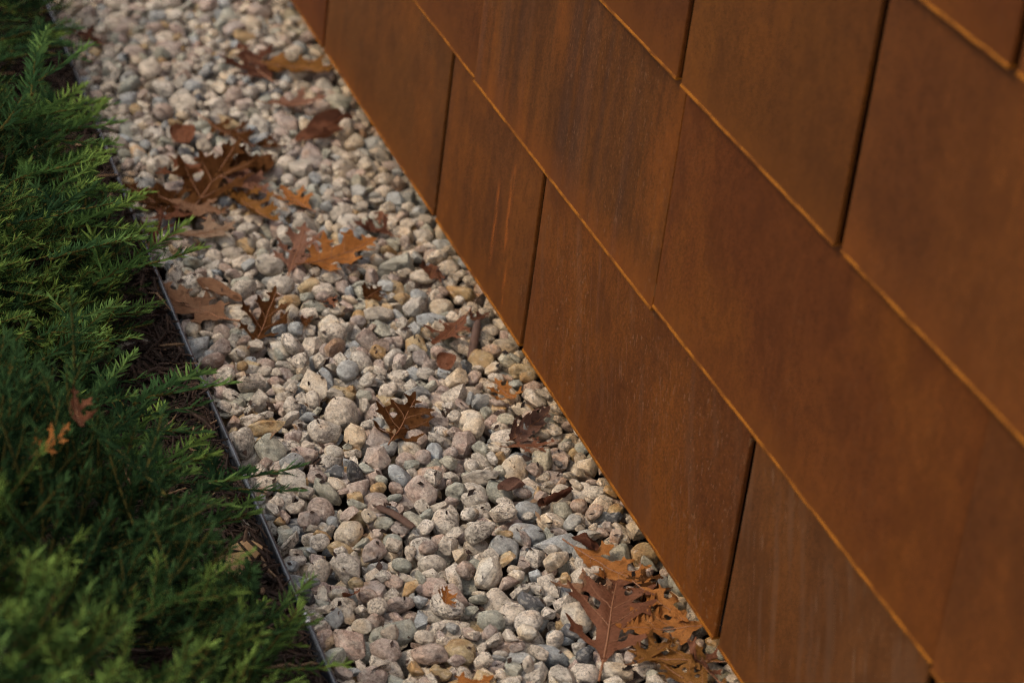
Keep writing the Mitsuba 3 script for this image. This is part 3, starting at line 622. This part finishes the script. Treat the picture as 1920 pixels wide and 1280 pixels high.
leaf('small russet leaf in front of the very dark leaf', 0.600, 3.040, 0.075, 10, 'leaf_redbrown', shape='small', seed=77, curl=1.6, fat=1.3)
leaf('orange star shaped leaf at the right end of the far cluster', 0.774, 3.094, 0.090, 105, 'leaf_orange', shape='small', seed=26, curl=0.7, fat=1.2, roll=-10)
leaf('ochre curled oak leaf running down the far cluster', 0.705, 3.050, 0.120, -70, 'leaf_golden', seed=27, curl=2.4, fat=1.1)
leaf('flat dull tan leaf below the very dark leaf', 0.632, 3.055, 0.085, -35, 'leaf_tan', shape='small', seed=28, curl=0.6, fat=1.9)
leaf('pale dusty tan leaf in front of the far cluster', 0.630, 2.985, 0.092, 25, 'leaf_pale', shape='small', seed=29, curl=0.5, fat=1.9)
leaf('red brown two pronged leaf touching the edging', 0.565, 3.005, 0.085, 64, 'leaf_maroon', shape='small', seed=30, curl=0.8, pitch=15)
leaf('brown oval leaf scrap behind the far cluster', 0.747, 3.205, 0.066, 75, 'leaf_dark_brown', shape='oval', seed=31, curl=1.5, fat=1.4)
leaf('dark curled oak leaf in the shade of pale stones far up the strip', 0.735, 3.330, 0.110, -60, 'leaf_dark_brown', seed=32, curl=2.0, fat=1.0)
leaf('brown curled scrap right of the dark curled leaf', 0.775, 3.290, 0.070, -30, 'leaf_dark_brown', shape='half', seed=33, curl=2.2, fat=1.2)
leaf('large dark russet oak leaf, farthest big leaf from the camera', 0.826, 3.600, 0.160, 95, 'leaf_maroon', seed=34, curl=0.6, fat=1.4, roll=-6)
leaf('golden brown leaf wedged between the farthest big leaf and the wall', 0.886, 3.560, 0.120, -20, 'leaf_golden', seed=35, curl=0.9, fat=1.7)
leaf('rose tan bent leaf below the far wall seam', 0.852, 3.425, 0.095, 6, 'leaf_rose', seed=36, curl=1.4, fat=1.5, shape='small')
leaf('folded reddish leaf pointing at the wall, upper of two', 0.882, 3.340, 0.090, 33, 'leaf_redbrown', shape='oval', seed=37, curl=4, fat=0.9)
leaf('folded reddish leaf pointing at the wall, lower of two', 0.856, 3.298, 0.085, 24, 'leaf_redbrown', shape='oval', seed=38, curl=4, fat=0.7)
leaf('small round red brown leaf scrap among far stones', 0.667, 3.333, 0.036, 65, 'leaf_redbrown', shape='oval', seed=39, curl=1, fat=2.2, pitch=25)
leaf('dark red leaf at the far edging under the topmost yew', 0.590, 3.735, 0.080, 120, 'leaf_maroon', shape='small', seed=40, curl=1, fat=1.6)
leaf('narrow orange leaf sliver between stones in the middle of the strip', 0.747, 2.783, 0.046, -87, 'leaf_redbrown', shape='half', seed=41, curl=1.5, fat=0.8, roll=30)
leaf('orange leaf scrap tucked beneath the stone behind the claw leaf', 0.700, 2.738, 0.045, 34, 'leaf_dark_brown', shape='half', seed=42, curl=1, fat=1.4)
leaf('tiny rust coloured leaf scrap beside the salmon stone', 0.609, 2.122, 0.026, -84, 'leaf_redbrown', shape='oval', seed=43, curl=1, fat=1.3, pitch=40)
leaf('small dark leaf scrap below the large blue grey stone', 0.875, 2.166, 0.036, -67, 'leaf_maroon', shape='oval', seed=44, curl=3, fat=1.5)
leaf('upright orange sliver above the crumpled maroon leaf', 0.875, 3.025, 0.042, -110, 'leaf_redbrown', shape='half', seed=45, curl=1.5, fat=0.9, pitch=-20)
leaf('dark leaf scrap under the wall hem near the second seam', 0.913, 2.700, 0.045, 26, 'leaf_maroon', shape='half', seed=46, curl=1.2, fat=1.3)
leaf('small purple brown leaf scrap left of the rolled dark red scrap', 0.835, 2.300, 0.034, 10, 'leaf_purple', shape='oval', seed=47, curl=2, fat=1.4)
leaf('orange brown leaf lying on the mulch against the edging', 0.510, 2.275, 0.060, -123, 'leaf_orange', shape='small', seed=48, curl=0.8, fat=1.3, z=-0.008)
leaf('orange leaf scrap behind the pale wood chip', 0.474, 2.165, 0.040, 150, 'leaf_orange', shape='half', seed=49, curl=2, fat=1.4, z=-0.005)
# leaves caught in the near yew
leaf('salmon oak leaf standing upright in the near yew', 0.312, 2.002, 0.056, 95, 'leaf_redbrown', pitch=42, roll=35, shape='half', z=0.290, seed=60, curl=1.4, fat=1.1)
leaf('orange oak leaf caught in the near yew left of the upright one', 0.288, 1.993, 0.046, 35, 'leaf_orange', pitch=20, shape='small', z=0.272, seed=61, curl=0.9, roll=20, fat=1.2)

def crumbs():
    rng = np.random.default_rng(77); parts = []
    f = np.array([[0, 1, 2], [0, 2, 3], [0, 3, 1], [1, 3, 2]])
    for _ in range(1500):
        x, y = rng.uniform(GX0 + 0.003, WX - 0.012), rng.uniform(1.8, 4.1)
        i, j = int((x - GX0) / CELL), int((y - GY0) / CELL)
        if HM[j, i] > 0.004: continue
        L = rng.gamma(3, 0.0022) + 0.002; w = L * rng.uniform(0.12, 0.5)
        v = np.array([[-L / 2, 0, 0], [0.1 * L, w / 2, 0], [L / 2, -w * 0.1, 0.001], [0, -w / 2, w * 0.5 + 0.0006]]) @ (rotz(rng.uniform(0, 6.3)) @ roty(rng.normal(0, 0.4))).T
        parts.append((v + [x, y, HM[j, i] + 0.001], f, np.tile([rng.uniform(0, 1), 0.5], (4, 1))))
    v, f, u = cat_mesh(parts); k = add('gravel_bed__bark_crumbs', (v, f), 'bark_mulch', False, u); labels[k] = {'kind': 'stuff'}
crumbs()

# bark strips, chips and sticks
def strip(name, label, cat, mat, x, y, z, L, w, yaw, pitch=0, curl=2.0, rnd=1, th=0.0016):
    t = thing(name, label, cat)
    rng = np.random.default_rng(rnd); n, m = 14, 7
    a = np.linspace(-0.5, 0.5, n); b_ = np.linspace(-0.5, 0.5, m)
    A, B = np.meshgrid(a, b_, indexing='ij')
    W = w * (1 - 0.5 * (2 * A) ** 4) * (0.85 + 0.3 * meshkit.noise(np.stack([A * 5, 0 * A + rnd, 0 * A], -1)))
    k = curl / w
    Y = np.sin(k * B * W) / k; Z = (np.cos(k * B * W) - 1) / k + 0.06 * L * (1 - 4 * A * A) + 0.0012 * meshkit.noise(np.stack([A * 12, B * 9, 0 * A + rnd], -1))
    top = np.stack([A * L, Y, Z], -1).reshape(-1, 3); bot = top - [0, 0, th]
    f = []
    N = n * m
    for i in range(n - 1):
        for j in range(m - 1):
            q = i * m + j; f += [[q, q + m, q + m + 1], [q, q + m + 1, q + 1], [N + q, N + q + m + 1, N + q + m], [N + q, N + q + 1, N + q + m + 1]]
    rim = [i * m for i in range(n)] + [(n - 1) * m + j for j in range(1, m)] + [i * m + m - 1 for i in range(n - 2, -1, -1)] + [j for j in range(m - 2, 0, -1)]
    for p, q in zip(rim, rim[1:] + rim[:1]): f += [[p, N + p, N + q], [p, N + q, q]]
    V = np.vstack([top, bot]) @ (rotz(math.radians(yaw)) @ roty(-math.radians(pitch))).T + [x, y, z]
    scene[t] = mikit.ply((V, np.array(f)), mat, smooth=40)
    return t
def hz(x, y): return float(np.max(hm_at(np.array([x - .008, x, x + .008]), np.array([y - .008, y, y + .008]))))
strip('bark_strip', 'curled reddish brown bark strip lying on the gravel left of centre', 'bark', 'bark', 0.693, 2.262, hz(0.693, 2.262) + 0.004, 0.056, 0.012, -62, rnd=2)
strip('bark_strip', 'upright rolled brown bark tube beside the wall', 'bark', 'bark', 0.896, 2.650, hz(0.896, 2.65) + 0.006, 0.080, 0.015, 68, pitch=10, curl=2.8, rnd=3)
strip('wood_chip', 'pale curved tan wood chip on the dark mulch', 'wood chip', 'pale_wood', 0.500, 2.180, 0.012, 0.066, 0.040, 40, pitch=8, curl=1.1, rnd=4, th=0.004)
strip('wood_chip', 'thin light brown splinter on the mulch below the edging', 'wood chip', 'bark', 0.502, 2.245, 0.004, 0.050, 0.008, -28, curl=0.8, rnd=5)
strip('wood_chip', 'grey weathered stick lying along the edging', 'stick', 'grey_wood', 0.527, 2.245, 0.002, 0.120, 0.007, 94, pitch=-4, curl=1.4, rnd=6, th=0.004)
strip('wood_chip', 'reddish splinter on the mulch beside the middle of the near yew', 'wood chip', 'bark', 0.480, 2.475, -0.004, 0.055, 0.009, 10, curl=0.8, rnd=7)
strip('wood_chip', 'pale chip on the mulch at the bottom of the picture', 'wood chip', 'pale_wood', 0.505, 1.955, 0.004, 0.034, 0.015, 70, curl=0.8, rnd=8)
strip('wood_chip', 'pale grey chip in the gap between the two nearest yews', 'wood chip', 'grey_wood', 0.485, 2.690, 0.000, 0.040, 0.015, 20, curl=0.8, rnd=9)

# ---------------------------------------------------------------- yews
def sprig_variant(rng, side_shoots, upright):
    parts = []
    def shoot(origin, d0, L, dens, first):
        n = 9; s = np.linspace(0, 1, n)
        side = np.cross(d0, [0, 0, 1.0]); side /= np.linalg.norm(side) + 1e-9
        droop = rng.uniform(-0.10, 0.16); sw = rng.uniform(-0.12, 0.12)
        c = origin + np.outer(s * L, d0) + np.outer(s * s * L * droop, [0, 0, 1.0]) + np.outer(s * s * L * sw, side)
        tb = tube(c, np.linspace(0.0013, 0.0007, n) * (1.25 if first else 1), 4, False)
        parts.append((np.array(tb.vertices), np.array(tb.faces), np.tile([0.5, 2.0], (len(tb.vertices), 1))))
        k = int(L / dens)
        for i in range(k):
            t = (i + rng.uniform(-0.3, 0.3)) / k; t = min(max(t, 0.02), 0.995)
            q = t * (n - 1); a = int(min(q, n - 2)); base = c[a] + (c[a + 1] - c[a]) * (q - a)
            ax = c[a + 1] - c[a]; ax /= np.linalg.norm(ax)
            sd = np.cross(ax, [0, 0, 1.0]); sd /= np.linalg.norm(sd) + 1e-9; up = np.cross(sd, ax)
            sgn = 1 if i % 2 else -1
            if upright: phi = rng.uniform(0, 2 * math.pi)
            else: phi = math.radians(rng.normal(32, 24)) if sgn > 0 else math.pi - math.radians(rng.normal(32, 24))
            open_ = math.radians(rng.normal(58, 9)) * (1 - 0.55 * max(0, t - 0.86) / 0.14)
            rad = sd * math.cos(phi) + up * math.sin(phi)
            d = ax * math.cos(open_) + rad * math.sin(open_)
            Ln = rng.uniform(0.0120, 0.0165) if upright else rng.uniform(0.0120, 0.0168) * (1 - 0.45 * max(0, t - 0.8) / 0.2) * (0.75 + 0.25 * min(1, t * 6))
            w = rng.uniform(0.0022, 0.0029) if upright else rng.uniform(0.0017, 0.0023)
            nrm = ax * math.sin(open_) - rad * math.cos(open_)
            wd = np.cross(d, nrm); wd /= np.linalg.norm(wd) + 1e-9
            cv = ax * 0.10 * Ln
            p0, p1, p3 = base, base + d * Ln * 0.55 + cv * 0.3, base + d * Ln + cv
            v = np.array([p0 + wd * w * 0.36, p0 - wd * w * 0.36, p1 + wd * w * 0.5, p1 - wd * w * 0.5, p3])
            f = np.array([[0, 1, 3], [0, 3, 2], [2, 3, 4]])
            parts.append((v, f, np.tile([t, rng.random()], (5, 1))))
        return c
    c = shoot(np.array([0.04 if upright else 0.0, 0, 0]), np.array([1.0, 0, 0]), 0.105 if upright else 0.15, 0.0013 if upright else 0.0018, True)
    for j in range(side_shoots):
        t = rng.uniform(0.12, 0.62); sgn = 1 if j % 2 else -1
        an = math.radians(rng.uniform(32, 58)) * sgn
        o = c[int(t * 8)]
        shoot(o, np.array([math.cos(an), math.sin(an), rng.uniform(-0.05, 0.22)]), rng.uniform(0.035, 0.06) if upright else rng.uniform(0.05, 0.095), 0.0014 if upright else 0.0019, False)
    return cat_mesh(parts)
ry = np.random.default_rng(31)
SPR = [sprig_variant(ry, k, False) for k in (0, 1, 2, 3, 2, 4, 3, 1)] + [sprig_variant(ry, k, True) for k in (0, 1, 2, 1)]
SPLY = {}
def sprig_dict(i, mat):
    if i not in SPLY:
        v, f, u = SPR[i]; SPLY[i] = mikit.ply((v, f), None, smooth=False, uv=u)
    d = dict(SPLY[i]); d['bsdf'] = {'type': 'ref', 'id': mat}; return d
def frame(d, roll=0.0):
    d = d / np.linalg.norm(d); s = np.cross([0, 0, 1.0], d)
    if np.linalg.norm(s) < 0.05: s = np.array([1.0, 0, 0])
    s /= np.linalg.norm(s); u = np.cross(d, s)
    s2 = s * math.cos(roll) + u * math.sin(roll); u2 = -s * math.sin(roll) + u * math.cos(roll)
    return np.stack([d, s2, u2], 1)
def yew(label, cx, cy, rx, ry_, Hh, hand, seed, n_out, n_in, upright_share, xmin, deep=0.3, young=0.25, size_=1.0):
    t = thing('yew_shrub', label, 'shrub', 'low spreading yews along the edging')
    rng = np.random.default_rng(seed)
    # woody limbs from the crown's foot
    for j in range(9):
        a = rng.uniform(0, 2 * math.pi); r = rng.uniform(0.45, 0.8)
        e = np.array([cx + rx * r * math.cos(a), cy + ry_ * r * math.sin(a), Hh * 0.55])
        o = np.array([cx + rng.normal(0, 0.03), cy + rng.normal(0, 0.03), -0.06])
        s = np.linspace(0, 1, 7)[:, None]
        c = o + (e - o) * s + np.array([0, 0, 0.25 * Hh]) * (s * (1 - s) * 2)
        add(t + '__branch', tube(c, np.linspace(0.008, 0.003, 7), 6), 'yew_wood', True)
    items = []
    for b0, tip, var in hand:
        b0, tip = np.array(b0), np.array(tip); d = tip - b0; L = np.linalg.norm(d)
        items.append((b0, frame(d, rng.normal(0, 0.15)), max(0.8, min(1.25, L / 0.152)), var, 1.0))
    def surf(n, rscale, inner):
        k = 0
        while k < n:
            u, v = rng.uniform(-1, 1), rng.uniform(-1, 1)
            if u * u + v * v > 1: continue
            x, y = cx + rx * u * rscale, cy + ry_ * v * rscale
            if x < xmin or (x < 0.16 and rng.random() < 0.76): continue
            rr = u * u + v * v
            z = Hh * (1 - rr) ** 0.45 * rscale * ((0.76 if seed == 42 else 0.66) + (0.44 if seed == 42 else 0.58) * meshkit.noise(np.array([[x * 12, y * 12, seed]]))[0]) + 0.015
            out = np.array([u * rx / max(rx, ry_), v * ry_ / max(rx, ry_), 0]); out += rng.normal(0, 0.28, 3) * [1, 1, 0]
            out /= np.linalg.norm(out) + 1e-6
            up_ = rng.uniform(0.15, 0.75) * (1 - 0.55 * rr)
            isup = rng.random() < upright_share * (1 - 0.35 * rr)
            if isup: up_ = rng.uniform(0.7, 2.4)
            d = out + np.array([0, 0, up_]); d /= np.linalg.norm(d)
            sc = size_ * rng.uniform(0.62, 1.08) * (0.85 if inner else 1)
            base = np.array([x, y, z]) - d * 0.14 * sc
            base[2] = max(base[2], 0.01)
            var = int(rng.integers(8, 12)) if isup else int(rng.integers(0, 8))
            items.append((base, frame(d, rng.normal(0, 0.3)), sc, var, 0.0 if inner else 0.5)); k += 1
    surf(n_out, 1.0, False); surf(n_in, 0.78, True)
    # nearest to the camera first: these are parts, the rest one mass
    key = [(-it[4] * 10 if it[4] == 1.0 else 0) + np.linalg.norm(it[0] + it[1][:, 0] * 0.1 - EYE) + (0.25 if it[4] == 0.0 else 0) for it in items]
    rest = []
    for rank, j in enumerate(np.argsort(key)):
        base, R, sc, var, w = items[j]
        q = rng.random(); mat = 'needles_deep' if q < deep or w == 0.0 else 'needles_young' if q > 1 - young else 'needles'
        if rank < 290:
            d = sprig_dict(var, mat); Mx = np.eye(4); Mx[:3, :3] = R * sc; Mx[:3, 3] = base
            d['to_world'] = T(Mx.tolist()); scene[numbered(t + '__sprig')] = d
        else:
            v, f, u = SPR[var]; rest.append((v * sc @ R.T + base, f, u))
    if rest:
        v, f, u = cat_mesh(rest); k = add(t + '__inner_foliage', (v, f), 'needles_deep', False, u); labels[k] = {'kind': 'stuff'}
    return t
yew('middle yew with sharp level sprays reaching over the edging', 0.07, 2.82, 0.44, 0.60, 0.235, [
    ([0.354, 2.882, 0.20], [0.476, 3.101, 0.225], 0), ([0.396, 2.915, 0.23], [0.424, 3.114, 0.26], 1), ([0.378, 2.972, 0.17], [0.542, 3.225, 0.11], 2), ([0.42, 2.985, 0.14], [0.589, 3.184, 0.09], 0),
    ([0.367, 2.557, 0.18], [0.480, 2.682, 0.155], 1), ([0.42, 2.59, 0.13], [0.557, 2.748, 0.115], 2), ([0.327, 2.372, 0.18], [0.402, 2.425, 0.19], 1), ([0.40, 2.58, 0.09], [0.511, 2.652, 0.075], 3), ([0.40, 2.70, 0.15], [0.515, 2.832, 0.12], 4), ([0.37, 2.72, 0.17], [0.46, 2.828, 0.19], 1),
    ([0.33, 2.36, 0.16], [0.43, 2.47, 0.15], 6), ([0.36, 2.44, 0.06], [0.45, 2.55, 0.05], 5), ([0.38, 2.95, 0.15], [0.50, 3.10, 0.13], 5), ([0.40, 3.05, 0.13], [0.51, 3.20, 0.11], 3),
    ([0.42, 2.86, 0.12], [0.53, 2.96, 0.09], 5), ([0.43, 2.75, 0.10], [0.54, 2.86, 0.08], 3), ([0.42, 3.00, 0.10], [0.535, 3.12, 0.07], 4), ([0.41, 3.12, 0.11], [0.525, 3.24, 0.09], 5), ([0.41, 2.66, 0.09], [0.51, 2.76, 0.07], 4),
    ([0.36, 2.80, 0.17], [0.50, 2.93, 0.15], 3), ([0.33, 2.63, 0.19], [0.46, 2.74, 0.17], 6)], 41, 660, 200, 0.75, -0.15, 0.18, 0.45, 0.85)
yew('near yew, dense and out of focus, with fallen leaves caught in it', 0.06, 1.88, 0.415, 0.62, 0.315, [
    ([0.40, 2.215, 0.18], [0.521, 2.415, 0.135], 1), ([0.434, 2.111, 0.13], [0.544, 2.235, 0.095], 5), ([0.409, 2.085, 0.10], [0.528, 2.196, 0.075], 3), ([0.33, 1.79, 0.21], [0.435, 1.858, 0.215], 2), ([0.42, 1.87, 0.10], [0.532, 1.986, 0.11], 3), ([0.40, 1.80, 0.11], [0.519, 1.936, 0.09], 6),
    ([0.318, 2.06, 0.26], [0.320, 2.078, 0.36], 9), ([0.36, 2.05, 0.17], [0.47, 2.16, 0.14], 5), ([0.38, 2.10, 0.16], [0.48, 2.22, 0.14], 3), ([0.36, 2.16, 0.17], [0.45, 2.30, 0.15], 5), ([0.37, 2.22, 0.12], [0.46, 2.36, 0.10], 3), ([0.41, 1.92, 0.08], [0.51, 2.02, 0.07], 5), ([0.40, 1.84, 0.09], [0.50, 1.93, 0.08], 4), ([0.34, 2.20, 0.18], [0.42, 2.33, 0.17], 4)], 42, 560, 200, 1.15, -0.15, 0.10, 0.55, 0.98)
yew('far yew at the top left corner, dark and blurred', 0.13, 3.76, 0.46, 0.52, 0.22, [
    ([0.42, 3.40, 0.12], [0.54, 3.52, 0.10], 1), ([0.43, 3.55, 0.13], [0.55, 3.66, 0.10], 3), ([0.44, 3.70, 0.12], [0.57, 3.80, 0.10], 2), ([0.42, 3.30, 0.14], [0.53, 3.40, 0.12], 5), ([0.45, 3.62, 0.08], [0.555, 3.72, 0.06], 4),
    ([0.43, 3.48, 0.08], [0.54, 3.58, 0.06], 3), ([0.46, 3.80, 0.10], [0.58, 3.92, 0.08], 5), ([0.40, 3.36, 0.10], [0.51, 3.48, 0.08], 4)], 43, 190, 90, 0.15, -0.12, 0.5, 0.15)
print('triangles', sum(len(meshkit.WRITTEN[d['filename']][1]) for d in scene.values() if isinstance(d, dict) and d.get('type') == 'ply'))
